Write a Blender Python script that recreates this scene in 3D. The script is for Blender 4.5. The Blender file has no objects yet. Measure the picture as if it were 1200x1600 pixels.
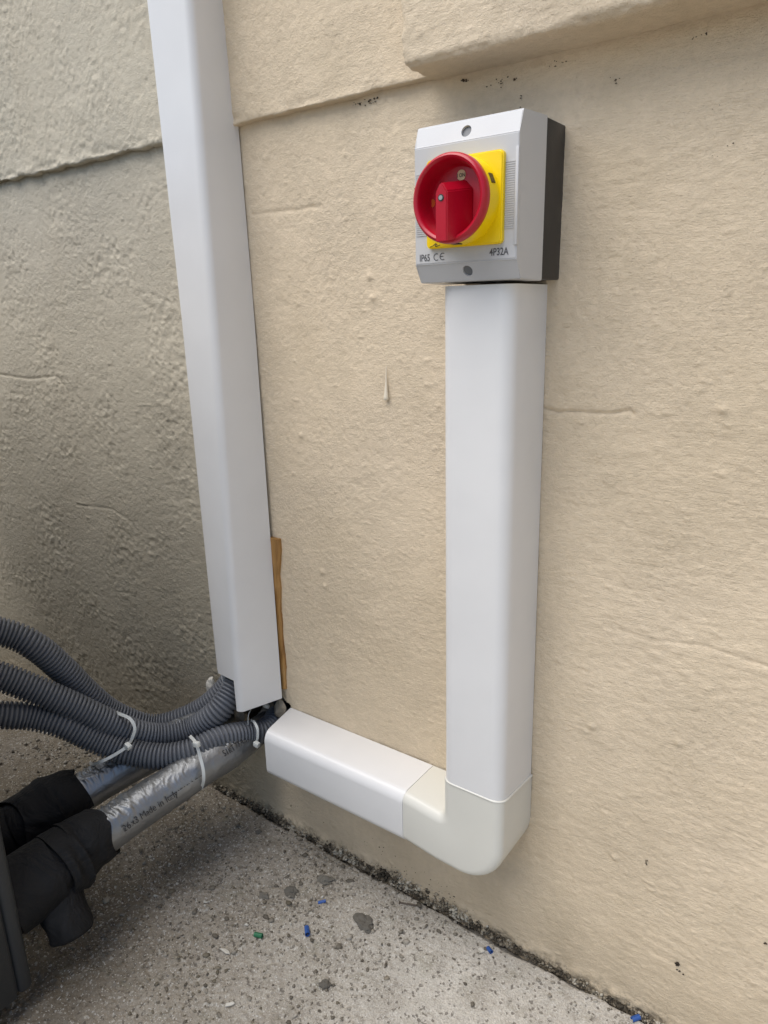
import bpy, bmesh, math, random
import numpy as np
from mathutils import Vector, Matrix
random.seed(7); rng = np.random.default_rng(11)
scene = bpy.context.scene
COL = scene.collection

# ---------------------------------------------------------------- camera, world, sun, exposure
S = 0.65                                   # metres per working unit; floor at z=-1.17 units
FZ = 1.17
def W(p):                                  # working units -> world metres
    p = np.asarray(p, float)
    return (p + np.array([0, 0, FZ])) * S
FPX = 1110.0
RC = np.array([[.8084, .1440, -.5708], [.5882, -.2349, .7738], [-.0227, -.9613, -.2746]])
u, _, vt = np.linalg.svd(RC); RC = u @ vt  # columns: camera right, down, forward
CAM = np.array([0, -1.0, 0])
cd = bpy.data.cameras.new('camera'); cam = bpy.data.objects.new('camera', cd); COL.objects.link(cam)
cd.sensor_fit = 'VERTICAL'; cd.sensor_height = 24; cd.sensor_width = 18
cd.lens = FPX / 1600 * 24; cd.clip_start = .02; cd.clip_end = 300
M = Matrix.Identity(4)
for r in range(3):
    M[r][0] = RC[r, 0]; M[r][1] = -RC[r, 1]; M[r][2] = -RC[r, 2]; M[r][3] = W(CAM)[r]
cam.matrix_world = M; scene.camera = cam

world = bpy.data.worlds.new('World'); scene.world = world; world.use_nodes = True
wn = world.node_tree; bg = wn.nodes['Background']
sky = wn.nodes.new('ShaderNodeTexSky'); sky.sky_type = 'NISHITA'; sky.sun_disc = False
SUN_EL, SUN_AZ = math.radians(61), math.radians(213)       # azimuth clockwise from +y
sky.sun_elevation = SUN_EL; sky.sun_rotation = SUN_AZ
sky.air_density = 1.0; sky.dust_density = 1.5; sky.ozone_density = 1.0
wn.links.new(sky.outputs[0], bg.inputs[0]); bg.inputs[1].default_value = .12
sd = bpy.data.lights.new('sun', 'SUN'); sd.energy = 2.75; sd.angle = math.radians(62); sd.color = (1, .965, .91)
sun = bpy.data.objects.new('sun', sd); COL.objects.link(sun)
sv = Vector((math.sin(SUN_AZ) * math.cos(SUN_EL), math.cos(SUN_AZ) * math.cos(SUN_EL), math.sin(SUN_EL)))
sun.rotation_euler = sv.to_track_quat('Z', 'Y').to_euler(); sun.location = (0, -2, 4)
vs = scene.view_settings; vs.view_transform = 'Standard'; vs.look = 'None'; vs.gamma = 1; vs.exposure = 0.45
vs.use_curve_mapping = False
scene.render.engine = 'CYCLES'

# ---------------------------------------------------------------- helpers
def ray(px, py): return RC @ np.array([px - 600, py - 800, FPX])
def U(px, py, ax, val):                    # photo pixel -> point on an axis plane (working units)
    r = ray(px, py); return CAM + r * (val - CAM[ax]) / r[ax]
def PD(px, py, dep): return CAM + ray(px, py) / FPX * dep

def h3(ix, iy, iz, s):
    n = (ix * 73856093) ^ (iy * 19349663) ^ (iz * 83492791) ^ (s * 2654435)
    n = (n ^ (n >> 13)) * 1274126177; n &= 0x7fffffff; n ^= n >> 16
    return (n & 0xffff) / 65535.0
def vnoise(p, s=0):                        # p (...,3) -> -1..1
    i = np.floor(p).astype(np.int64); f = p - i; f = f * f * f * (f * (f * 6 - 15) + 10)
    x, y, z = i[..., 0], i[..., 1], i[..., 2]; out = 0
    for dx in (0, 1):
        for dy in (0, 1):
            for dz in (0, 1):
                w = (f[..., 0] if dx else 1 - f[..., 0]) * (f[..., 1] if dy else 1 - f[..., 1]) * (f[..., 2] if dz else 1 - f[..., 2])
                out = out + w * h3(x + dx, y + dy, z + dz, s)
    return out * 2 - 1
def fbm(p, fr, octv=3, s=0, gain=.5):
    a, t, o = 1., 0., 0
    fr = np.asarray(fr, float)
    for k in range(octv):
        o = o + a * vnoise(p * fr * 2.03 ** k + 17.3 * k, s + k); t += a; a *= gain
    return o / t
def sst(x, a, b):
    t = np.clip((x - a) / (b - a), 0, 1); return t * t * (3 - 2 * t)

def mkmesh(name, V, F, mat=None, parent=None, smooth=True, unit=True, attr=None):
    V = np.asarray(V, float)
    if unit: V = W(V)
    me = bpy.data.meshes.new(name)
    if isinstance(F, np.ndarray):
        n, k = F.shape
        me.vertices.add(len(V)); me.vertices.foreach_set('co', V.astype(np.float32).ravel())
        me.loops.add(n * k); me.loops.foreach_set('vertex_index', F.astype(np.int32).ravel())
        me.polygons.add(n); me.polygons.foreach_set('loop_start', np.arange(0, n * k, k, dtype=np.int32))
        me.polygons.foreach_set('loop_total', np.full(n, k, dtype=np.int32))
        me.update(calc_edges=True); me.validate()
    else:
        me.from_pydata([tuple(v) for v in V], [], F); me.update()
    if smooth: me.shade_smooth()
    if attr is not None:
        a = me.attributes.new('tint', 'FLOAT', 'POINT'); a.data.foreach_set('value', np.asarray(attr, np.float32))
    o = bpy.data.objects.new(name, me); COL.objects.link(o)
    if mat: me.materials.append(mat)
    if parent: o.parent = parent; o.matrix_parent_inverse = parent.matrix_world.inverted() if False else Matrix.Translation(-parent.location)
    return o
def thing(name, label, cat, at, group=None):
    o = bpy.data.objects.new(name, None); COL.objects.link(o); o.empty_display_size = .02
    o.location = W(at); return tag(o, label, cat, group)
def tag(o, label=None, cat=None, group=None, kind=None):
    if label: o['label'] = label
    if cat: o['category'] = cat
    if group: o['group'] = group
    if kind: o['kind'] = kind
    return o
def grid_faces(nu, nv, wrap=False):
    i = np.arange(nu - 1)[:, None] * nv; m = nv if wrap else nv - 1
    j = np.arange(m)[None, :]; j2 = (j + 1) % nv
    return np.stack([i + j, i + nv + j, i + nv + j2, i + j2], -1).reshape(-1, 4)
def axis(segs):                            # [(start, stop, step), ...] contiguous
    out = []
    for a, b, st in segs:
        out.append(np.linspace(a, b, max(2, int(round((b - a) / st)) + 1))[:-1])
    return np.concatenate(out + [[segs[-1][1]]])
def bm_obj(name, bm, mat, parent=None, smooth=False, auto=None):
    me = bpy.data.meshes.new(name)
    for v in bm.verts: v.co = Vector(W(v.co))
    bmesh.ops.recalc_face_normals(bm, faces=bm.faces)
    bm.to_mesh(me); bm.free()
    if smooth: me.shade_smooth()
    if auto: me.shade_smooth(); me.set_sharp_from_angle(angle=math.radians(auto))
    me.materials.append(mat)
    o = bpy.data.objects.new(name, me); COL.objects.link(o)
    if parent: o.parent = parent; o.matrix_parent_inverse = Matrix.Translation(-parent.location)
    return o
def box(name, lo, hi, mat, parent=None, bev=.002, seg=2, rot=None):
    bm = bmesh.new(); bmesh.ops.create_cube(bm, size=1)
    lo, hi = np.array(lo, float), np.array(hi, float)
    for v in bm.verts: v.co = Vector(lo + (hi - lo) * (np.array(v.co) + .5))
    if bev: bmesh.ops.bevel(bm, geom=bm.edges[:], offset=bev, segments=seg, affect='EDGES', profile=.5)
    if rot is not None:
        c = Vector((lo + hi) / 2)
        bmesh.ops.rotate(bm, verts=bm.verts, cent=c, matrix=rot)
    return bm_obj(name, bm, mat, parent, auto=35)
def spline(pts, n):
    P = np.array(pts, float); P = np.vstack([2 * P[0] - P[1], P, 2 * P[-1] - P[-2]])
    out = []
    m = len(P) - 3
    for k in range(m):
        t = np.linspace(0, 1, n, endpoint=False)[:, None]; a, b, c, d = P[k:k + 4]
        out.append(.5 * (2 * b + (c - a) * t + (2 * a - 5 * b + 4 * c - d) * t ** 2 + (3 * b - a - 3 * c + d) * t ** 3))
    return np.vstack(out + [P[-2][None]])
def resample(path, ds):
    L = np.r_[0, np.cumsum(np.linalg.norm(np.diff(path, axis=0), axis=1))]
    s = np.arange(0, L[-1], ds)
    return np.stack([np.interp(s, L, path[:, k]) for k in range(path.shape[1])], 1), s, L[-1]
def frames(path):
    T = np.gradient(path, axis=0); T /= np.linalg.norm(T, axis=1)[:, None]
    N = np.zeros_like(T); up = np.array([0, 0, 1.]) if abs(T[0, 2]) < .9 else np.array([0, 1., 0])
    n = up - T[0] * (up @ T[0]); n /= np.linalg.norm(n)
    for k in range(len(T)):
        n = n - T[k] * (n @ T[k]); n /= np.linalg.norm(n); N[k] = n
    return T, N, np.cross(T, N)
def tube(name, path, rad, mat, parent=None, sides=24, disp=None, cap=True, smooth=True):
    T, N, B = frames(path); th = np.linspace(0, 2 * np.pi, sides, endpoint=False)
    rad = np.broadcast_to(np.asarray(rad, float), (len(path),))
    R = rad[:, None] * np.ones(sides)
    if disp is not None: R = R + disp(path, th)
    V = path[:, None] + R[..., None] * (np.cos(th)[None, :, None] * N[:, None] + np.sin(th)[None, :, None] * B[:, None])
    V = V.reshape(-1, 3); F = grid_faces(len(path), sides, True)
    if cap:
        V = np.vstack([V, path[0], path[-1]]); a, b = len(V) - 2, len(V) - 1; o = (len(path) - 1) * sides
        j = np.arange(sides); j2 = (j + 1) % sides
        F = np.vstack([F, np.stack([j, j2, np.full(sides, a), np.full(sides, a)], 1)[:0]])
        F = [tuple(f) for f in F.tolist()] + [(int(x), int(y), a) for x, y in zip(j, j2)] + [(int(o + y), int(o + x), b) for x, y in zip(j, j2)]
    return mkmesh(name, V, F, mat, parent, smooth)
def lathe(name, prof, cx, cz, mat, parent=None, sides=72, auto=40):
    th = np.linspace(0, 2 * np.pi, sides, endpoint=False)
    V = np.array([[(cx + r * math.cos(t), y, cz + r * math.sin(t)) for t in th] for r, y in prof]).reshape(-1, 3)
    F = grid_faces(len(prof), sides, True)
    o = mkmesh(name, V, F, mat, parent); o.data.set_sharp_from_angle(angle=math.radians(auto)); return o

ICO = None
def ico():
    bm = bmesh.new(); bmesh.ops.create_icosphere(bm, subdivisions=1, radius=1)
    V = np.array([v.co[:] for v in bm.verts]); F = np.array([[v.index for v in f.verts] for f in bm.faces]); bm.free(); return V, F
def rocks(name, P, size, mat, parent=None, flat=.7, jit=.35, unit=True, tint=None):
    V0, F0 = ico(); n = len(P)
    V = V0[None] * (1 + jit * rng.uniform(-1, 1, (n, len(V0), 1)))
    V = V * rng.uniform(.55, 1.2, (n, 1, 3)); V[..., 2] *= 1
    a = rng.uniform(0, 2 * np.pi, n); b = rng.uniform(0, np.pi, n)
    ca, sa, cb, sb = np.cos(a), np.sin(a), np.cos(b), np.sin(b)
    Rz = np.zeros((n, 3, 3)); Rz[:, 0, 0] = ca; Rz[:, 0, 1] = -sa; Rz[:, 1, 0] = sa; Rz[:, 1, 1] = ca; Rz[:, 2, 2] = 1
    Rx = np.zeros((n, 3, 3)); Rx[:, 0, 0] = 1; Rx[:, 1, 1] = cb; Rx[:, 1, 2] = -sb; Rx[:, 2, 1] = sb; Rx[:, 2, 2] = cb
    V = np.einsum('nij,nkj->nki', Rz @ Rx, V); V[..., 2] *= flat
    V = V * np.asarray(size).reshape(-1, 1, 1) + P[:, None]
    F = (F0[None] + (np.arange(n) * len(V0))[:, None, None]).reshape(-1, 3)
    t = rng.uniform(0, 1, n) if tint is None else tint
    return mkmesh(name, V.reshape(-1, 3), F, mat, parent, smooth=False, unit=unit, attr=np.repeat(t, len(V0)))

# ---------------------------------------------------------------- materials
class NT:
    def __init__(s, name, rough=.6, spec=.5, metal=0):
        s.m = bpy.data.materials.new(name); s.m.use_nodes = True; s.t = s.m.node_tree
        s.b = s.t.nodes['Principled BSDF']; s.b.inputs['Roughness'].default_value = rough
        s.b.inputs['Specular IOR Level'].default_value = spec; s.b.inputs['Metallic'].default_value = metal
        s.tc = s.n('ShaderNodeTexCoord').outputs['Object']
    def n(s, ty, **k):
        x = s.t.nodes.new(ty)
        for a, b in k.items(): setattr(x, a, b)
        return x
    def l(s, a, b): s.t.links.new(a, b)
    def map(s, sc=(1, 1, 1), rot=(0, 0, 0)):
        m = s.n('ShaderNodeMapping'); m.inputs['Scale'].default_value = sc; m.inputs['Rotation'].default_value = rot; s.l(s.tc, m.inputs[0]); return m.outputs[0]
    def noise(s, scale, det=4, rough=.55, v=None, dist=0):
        x = s.n('ShaderNodeTexNoise'); x.inputs['Scale'].default_value = scale; x.inputs['Detail'].default_value = det
        x.inputs['Roughness'].default_value = rough; x.inputs['Distortion'].default_value = dist
        s.l(v if v is not None else s.tc, x.inputs['Vector']); return x.outputs['Fac']
    def vor(s, scale, v=None, feat='F1'):
        x = s.n('ShaderNodeTexVoronoi'); x.inputs['Scale'].default_value = scale; x.feature = feat
        s.l(v if v is not None else s.tc, x.inputs['Vector']); return x
    def ramp(s, f, stops):
        r = s.n('ShaderNodeValToRGB'); s.l(f, r.inputs[0]); e = r.color_ramp.elements
        while len(e) < len(stops): e.new(.5)
        for el, (p, c) in zip(e, stops): el.position = p; el.color = (*c, 1) if len(c) == 3 else c
        return r.outputs[0]
    def bw(s, f, a, b): return s.ramp(f, [(a, (0, 0, 0)), (b, (1, 1, 1))])
    def mix(s, f, a, b, mode='MIX'):
        m = s.n('ShaderNodeMix', data_type='RGBA', blend_type=mode)
        if isinstance(f, (int, float)): m.inputs[0].default_value = f
        else: s.l(f, m.inputs[0])
        for k, v in ((6, a), (7, b)):
            if isinstance(v, tuple): m.inputs[k].default_value = (*v, 1)
            else: s.l(v, m.inputs[k])
        return m.outputs[2]
    def math(s, op, a, b=0.):
        m = s.n('ShaderNodeMath', operation=op)
        for k, v in ((0, a), (1, b)):
            if isinstance(v, (int, float)): m.inputs[k].default_value = v
            else: s.l(v, m.inputs[k])
        return m.outputs[0]
    def bump(s, h, strength, dist, prev=None):
        b = s.n('ShaderNodeBump'); b.inputs['Strength'].default_value = strength; b.inputs['Distance'].default_value = dist
        s.l(h, b.inputs['Height'])
        if prev: s.l(prev, b.inputs['Normal'])
        return b.outputs[0]
    def sep(s):
        x = s.n('ShaderNodeSeparateXYZ'); s.l(s.tc, x.inputs[0]); return x.outputs
    def fin(s, col=None, nrm=None, rough=None):
        if col is not None:
            if isinstance(col, tuple): s.b.inputs['Base Color'].default_value = (*col, 1)
            else: s.l(col, s.b.inputs['Base Color'])
        if nrm is not None: s.l(nrm, s.b.inputs['Normal'])
        if rough is not None: s.l(rough, s.b.inputs['Roughness'])
        return s.m

def plastic(name, col, rough=.4, grime=.06, spec=.5, bump=.15, scale=14):
    t = NT(name, rough, spec)
    f = t.bw(t.noise(scale, 5), .35, .75)
    c = t.mix(t.math('MULTIPLY', f, grime), col, tuple(x * .55 for x in col))
    sp = t.ramp(t.vor(160).outputs['Distance'], [(.0, (1, 1, 1)), (.09, (0, 0, 0))])
    spk = t.math('MULTIPLY', sp, t.bw(t.noise(22, 2), .62, .7))
    c = t.mix(t.math('MULTIPLY', spk, .35), c, tuple(x * .35 for x in col))
    r = t.math('ADD', t.math('MULTIPLY', t.noise(60, 3), .12), rough - .06)
    return t.fin(c, t.bump(t.noise(700, 2), bump, .0004, t.bump(t.noise(9, 2), .25, .004)), r)

def wall_mat():
    t = NT('stucco_paint', .82, .25)
    x, y, z = t.sep()
    big = t.noise(2.2, 4, .5); mid = t.noise(11, 5, .6); fine = t.noise(130, 4, .65)
    c = t.ramp(big, [(.3, (.70, .572, .405)), (.5, (.77, .635, .46)), (.72, (.74, .618, .465))])
    c = t.mix(t.math('MULTIPLY', t.bw(mid, .45, .75), .35), c, (.56, .46, .315))
    # greyer, weathered coat left of the tall trunking
    lf = t.bw(t.math('ADD', x, t.math('MULTIPLY', mid, .12)), -1.0 + 1.0, 1.0)  # placeholder, replaced below
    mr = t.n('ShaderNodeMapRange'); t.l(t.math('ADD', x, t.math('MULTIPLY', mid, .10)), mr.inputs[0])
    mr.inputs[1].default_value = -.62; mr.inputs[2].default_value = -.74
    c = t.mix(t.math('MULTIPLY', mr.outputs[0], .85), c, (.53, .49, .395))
    # low left: shade painted into the colour over dirt; wall foot: dirt
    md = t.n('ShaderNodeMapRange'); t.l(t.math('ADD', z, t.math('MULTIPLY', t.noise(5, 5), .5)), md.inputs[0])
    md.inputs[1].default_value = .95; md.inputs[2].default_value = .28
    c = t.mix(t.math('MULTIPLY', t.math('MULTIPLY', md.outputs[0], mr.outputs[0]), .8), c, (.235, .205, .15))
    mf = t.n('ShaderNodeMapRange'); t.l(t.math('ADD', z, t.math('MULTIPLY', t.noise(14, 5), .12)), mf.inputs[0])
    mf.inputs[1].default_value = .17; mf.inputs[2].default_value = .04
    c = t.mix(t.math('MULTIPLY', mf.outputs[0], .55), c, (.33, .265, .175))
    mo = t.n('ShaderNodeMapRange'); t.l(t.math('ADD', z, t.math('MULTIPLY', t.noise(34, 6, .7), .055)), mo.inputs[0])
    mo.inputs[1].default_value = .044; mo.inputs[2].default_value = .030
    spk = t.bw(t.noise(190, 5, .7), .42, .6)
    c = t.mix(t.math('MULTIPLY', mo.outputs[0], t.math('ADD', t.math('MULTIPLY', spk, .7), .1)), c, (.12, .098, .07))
    # pits and specks
    v = t.vor(95); pit = t.math('MULTIPLY', t.ramp(v.outputs['Distance'], [(0, (1, 1, 1)), (.13, (0, 0, 0))]), t.bw(t.noise(17, 3), .6, .68))
    c = t.mix(t.math('MULTIPLY', pit, .7), c, (.16, .12, .08))
    c = t.mix(t.math('MULTIPLY', t.bw(fine, .35, .75), .22), c, (.42, .345, .24))
    c = t.mix(t.math('MULTIPLY', t.bw(t.noise(1, 5, .7, t.map((5, 5, 1.2)), .6), .5, .75), .22), c, (.50, .42, .30))
    st = t.map((34, 34, 230)); stroke = t.noise(1, 6, .68, st, .6)
    ms = t.n('ShaderNodeMapRange'); t.l(t.math('ADD', x, t.math('MULTIPLY', t.noise(7, 4), .5)), ms.inputs[0])
    ms.inputs[1].default_value = -.50; ms.inputs[2].default_value = .10; ms.inputs[3].default_value = .06; ms.inputs[4].default_value = 1.0
    pm = t.math('MULTIPLY', ms.outputs[0], t.math('ADD', t.math('MULTIPLY', t.bw(t.noise(8, 4), .40, .66), .85), .15))
    n0 = t.bump(t.math('MULTIPLY', stroke, pm), .8, .0026)
    gm = t.math('ADD', t.math('MULTIPLY', t.bw(t.noise(6, 4), .4, .62), .8), .25)
    n0 = t.bump(t.math('MULTIPLY', t.noise(150, 6, .72, t.map((1, 1, 1.15), (0, .5, 0)), .3), gm), .8, .0032, n0)
    st = t.map((110, 110, 640)); stroke = t.math('MULTIPLY', t.noise(1, 5, .7, st, .5), ms.outputs[0])
    n1 = t.bump(stroke, .6, .0014, n0)
    n2 = t.bump(t.noise(700, 4, .75), .8, .0012, n1)
    n3 = t.bump(t.noise(240, 4, .65), .5, .0018, n2)
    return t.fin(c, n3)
def ground_mat():
    t = NT('concrete', .9, .2)
    x, y, z = t.sep()
    a = t.noise(3.5, 5, .6); b = t.noise(16, 6, .65); g = t.noise(420, 3, .7)
    c = t.ramp(a, [(.32, (.15, .12, .08)), (.5, (.255, .215, .16)), (.68, (.38, .34, .285))])
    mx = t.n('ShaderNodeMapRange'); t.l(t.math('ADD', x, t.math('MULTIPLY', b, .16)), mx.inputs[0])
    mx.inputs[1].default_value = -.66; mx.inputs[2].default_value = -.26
    c = t.mix(t.math('MULTIPLY', mx.outputs[0], .75), c, (.66, .625, .56))  # dirty left stays dark: the unit's shade is painted into the floor colour
    c = t.mix(t.math('MULTIPLY', t.bw(b, .48, .70), .45), c, (.15, .12, .085))
    c = t.mix(t.math('MULTIPLY', t.bw(t.noise(58, 6, .75), .55, .66), .38), c, (.11, .09, .065))
    c = t.mix(t.math('MULTIPLY', t.bw(t.noise(31, 5, .7), .55, .7), .35), c, (.20, .19, .12))
    v = t.vor(330); gr = t.n('ShaderNodeSeparateColor'); t.l(v.outputs['Color'], gr.inputs[0])
    c = t.mix(t.math('MULTIPLY', t.bw(gr.outputs[0], .93, .96), .8), c, (.50, .47, .41))
    c = t.mix(t.math('MULTIPLY', t.bw(gr.outputs[1], .92, .95), .7), c, (.10, .085, .07))
    v2 = t.vor(800); g2 = t.n('ShaderNodeSeparateColor'); t.l(v2.outputs['Color'], g2.inputs[0])
    c = t.mix(t.math('MULTIPLY', g2.outputs[0], .38), c, (.10, .09, .075))
    c = t.mix(t.math('MULTIPLY', t.bw(g2.outputs[1], .93, .96), .8), c, (.55, .53, .48))
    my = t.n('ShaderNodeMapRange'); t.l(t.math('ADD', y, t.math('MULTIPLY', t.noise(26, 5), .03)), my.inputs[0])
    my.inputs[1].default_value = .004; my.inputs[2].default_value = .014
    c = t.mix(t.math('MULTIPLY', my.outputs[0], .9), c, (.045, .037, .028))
    n = t.bump(g, .8, .0015); n = t.bump(v.outputs['Distance'], .6, .0012, n)
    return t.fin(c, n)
def tint_mat(name, stops, rough=.85, bumps=True):
    t = NT(name, rough, .25); a = t.n('ShaderNodeAttribute', attribute_name='tint')
    c = t.ramp(a.outputs['Fac'], stops)
    c = t.mix(t.math('MULTIPLY', t.noise(300, 3), .5), c, tuple(x * .5 for x in stops[0][1]))
    return t.fin(c, t.bump(t.noise(500, 3), .5, .001) if bumps else None)
def foil_mat():
    t = NT('foil', .3, .5, .85)
    v = t.map((1, 1, 1)); n = t.noise(40, 4, .6, v, 1.2)
    c = t.mix(t.bw(t.noise(7, 4), .4, .7), (.27, .275, .28), (.18, .185, .19))
    r = t.math('ADD', t.math('MULTIPLY', t.noise(25, 3), .2), .34)
    return t.fin(c, t.bump(n, .35, .004, t.bump(t.noise(600, 2), .1, .0005)), r)
def wood_mat():
    t = NT('wood', .6, .3); v = t.map((90, 90, 6))
    c = t.ramp(t.noise(1, 5, .6, v, .5), [(.3, (.16, .07, .02)), (.5, (.34, .18, .055)), (.7, (.50, .31, .13))])
    return t.fin(c, t.bump(t.noise(1, 4, .6, v), .5, .001))
def black_foam():
    t = NT('black_foam', .7, .2)
    c = t.mix(t.bw(t.noise(9, 4), .4, .7), (.007, .007, .0075), (.015, .015, .016))
    return t.fin(c, t.bump(t.noise(420, 3), .25, .0006, t.bump(t.noise(16, 4, .6, None, 1.5), .9, .009)))

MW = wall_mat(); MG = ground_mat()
M_white = plastic('white_pvc', (.72, .71, .695), .32, .10)
M_cream = plastic('cream_pvc', (.66, .645, .58), .33, .10)
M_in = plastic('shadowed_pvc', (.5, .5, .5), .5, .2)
M_box = plastic('grey_abs', (.52, .52, .52), .36, .05)
M_base = plastic('charcoal_abs', (.022, .021, .022), .42, .3, bump=.3)
M_red = plastic('red_abs', (.42, .003, .018), .30, .04)
M_yel = plastic('yellow_abs', (.88, .62, .0), .33, .04)
M_hose = plastic('hose_pvc', (.112, .118, .132), .45, .3, spec=.45)
M_tie = plastic('tie_nylon', (.62, .63, .60), .4, .2)
M_ink = plastic('ink', (.025, .025, .027), .6, 0)
M_ac = plastic('unit_coating', (.030, .033, .036), .5, .25, bump=.5)
M_hole = plastic('dark_recess', (.03, .03, .032), .6, 0)
M_grey = plastic('grey_plug', (.16, .165, .17), .5, .1)
M_beige = plastic('indicator_beige', (.62, .50, .27), .4, 0)
M_orange = plastic('indicator_orange', (.55, .09, .01), .35, 0)
M_steel = NT('steel', .3, .5, 1).fin((.6, .58, .52))
M_foil = foil_mat(); M_wood = wood_mat(); M_foam = black_foam()
M_peb = tint_mat('grit', [(0, (.10, .085, .065)), (.5, (.29, .26, .21)), (.85, (.46, .42, .355)), (1, (.68, .65, .57))])
M_crust = tint_mat('mortar_crumbs', [(0, (.06, .05, .036)), (.45, (.17, .14, .10)), (.75, (.36, .31, .23)), (1, (.58, .53, .43))])
M_rub = tint_mat('rubble', [(0, (.16, .125, .085)), (.5, (.28, .23, .17)), (1, (.45, .39, .30))])
M_lump = tint_mat('dark_mortar', [(0, (.10, .09, .075)), (1, (.20, .185, .155))])
M_plaster = tint_mat('plaster', [(0, (.60, .57, .50)), (1, (.72, .69, .62))])
M_blue = plastic('blue_scrap', (.025, .085, .30), .5, .2)
M_green = plastic('green_scrap', (.02, .15, .065), .5, .2)
M_rust = plastic('rusty_nail', (.10, .075, .055), .7, .5)

# ---------------------------------------------------------------- ground
def ground_h(x, y):
    p = np.stack([x, y, 0 * x], -1)
    h = .004 * fbm(p, 4, 3, 1) + .0022 * fbm(p, 22, 3, 5) + .0016 * np.abs(fbm(p, 90, 3, 9))
    rough = sst(-x, .45, .8)
    h = h + (.0012 + .0028 * rough) * fbm(p, 150, 3, 13)
    g = sst(y + .010 * fbm(p, 18, 3, 21), -.022, -.006)
    h = h - .016 * g * sst(x, -1.35, -1.2)
    return h
gx = axis([(-60, -6, 9), (-6, -2.3, .25), (-2.3, -1.3, .006), (-1.3, 0.15, .0030), (.15, .8, .03), (.8, 6, .4), (6, 60, 9)])
gy = axis([(-60, -6, 9), (-6, -1.2, .3), (-1.2, -.72, .02), (-.72, .05, .0030)])
X, Y = np.meshgrid(gx, gy, indexing='ij')
Zg = -1.17 + ground_h(X, Y) * sst(-np.abs(X), -7, -3)
ground = mkmesh('ground', np.stack([X, Y, Zg], -1).reshape(-1, 3), grid_faces(len(gx), len(gy)), MG)
tag(ground, kind='structure')
def gz(x, y): return -1.17 + float(ground_h(np.array([x], float), np.array([y], float))[0])

# ---------------------------------------------------------------- wall
wall = thing('rendered_wall', 'cream rendered house wall with rough brushed plaster and raised upper band', 'wall', (-.6, 0, -1.17))
def relief(p, nx=0):
    x = p[..., 0]; z = p[..., 2]; left = sst(-x, 1.02, 1.16)
    h = .0035 * fbm(p, 3.2, 3, 31) + .0008 * fbm(p, (14, 14, 26), 3, 33)
    q = p + .02 * fbm(p, 9, 2, 60)[..., None]
    m0 = sst(fbm(p, 5, 2, 61), -.4, .5)
    st = fbm(q, (34, 34, 170), 3, 35, .7) * (.5 + .7 * m0)
    h = h + .00085 * st * (.15 + .85 * sst(p[..., 0], -.62, -.25)) * (1 - .7 * left)
    m = fbm(p, 9, 3, 41)
    lump = fbm(p, 84, 3, 37, .65); pit = np.minimum(0, fbm(p, 120, 2, 39) + .22)
    h = h + (.0006 + .0011 * left) * lump * (.2 + 1.5 * sst(m, -.35, .45)) + (.0016 + .0009 * left) * pit
    h = h + .0014 * sst(fbm(p, (50, 50, 110), 3, 43), .5, .7)
    return h
wx = axis([(-9, -2.6, .8), (-2.6, -2.3, .02), (-2.3, -1.25, .0034), (-1.25, .02, .0026), (.02, .5, .02), (.5, 9, .8)])
wz = axis([(-1.24, -1.19, .01), (-1.19, .36, .0027)])
X, Z = np.meshgrid(wx, wz, indexing='ij'); p = np.stack([X, 0 * X, Z], -1)
H = relief(p)
def groove(pts, w, d):
    global H
    pts = [U(a, b, 1, 0)[[0, 2]] for a, b in pts]
    D = np.full(X.shape, 9.)
    for a, b in zip(pts[:-1], pts[1:]):
        ab = b - a; t = np.clip(((X - a[0]) * ab[0] + (Z - a[1]) * ab[1]) / (ab @ ab), 0, 1)
        D = np.minimum(D, np.hypot(X - a[0] - t * ab[0], Z - a[1] - t * ab[1]))
    H = H - d * np.exp(-(D / w) ** 2)
groove([(850, 638), (870, 644), (900, 643), (930, 645), (960, 646), (985, 641), (990, 647)], .0022, .004)
groove([(395, 335), (440, 330), (500, 322)], .003, .002)
groove([(1020, 1000), (1100, 1010), (1200, 1042)], .0025, .0018)
groove([(0, 585), (45, 592), (90, 588), (105, 610), (112, 635)], .003, .0022)
groove([(120, 788), (175, 795), (205, 815)], .003, .0015)
def ridge_at(px, py, w, d):
    global H
    c = U(px, py, 1, 0); H = H + d * np.exp(-(((X - c[0]) / w[0]) ** 2 + ((Z - c[2]) / w[1]) ** 2))
for px, py in ((505, 893), (509, 915), (583, 465), (578, 432), (1130, 640), (470, 680), (960, 1340), (925, 1135), (1060, 1160)):
    ridge_at(px, py, (.005, .005), .004)
foot = sst(-Z, 1.135, 1.165) * sst(X, -1.3, -1.1)
H = H + foot * (.004 + .008 * fbm(p, 30, 3, 51) + .004 * fbm(p, 110, 2, 53))
cz, cx = -.885, -1.085
cav = ((X - cx) / .088) ** 2 + ((Z - cz) / .062) ** 2 + .35 * fbm(p, 26, 2, 55) < 1
F = grid_faces(len(wx), len(wz)); keep = ~cav.reshape(-1)[F].any(1)
mkmesh('wall_face', np.stack([X, -H, Z], -1).reshape(-1, 3), F[keep][:, ::-1], MW, wall)
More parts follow.
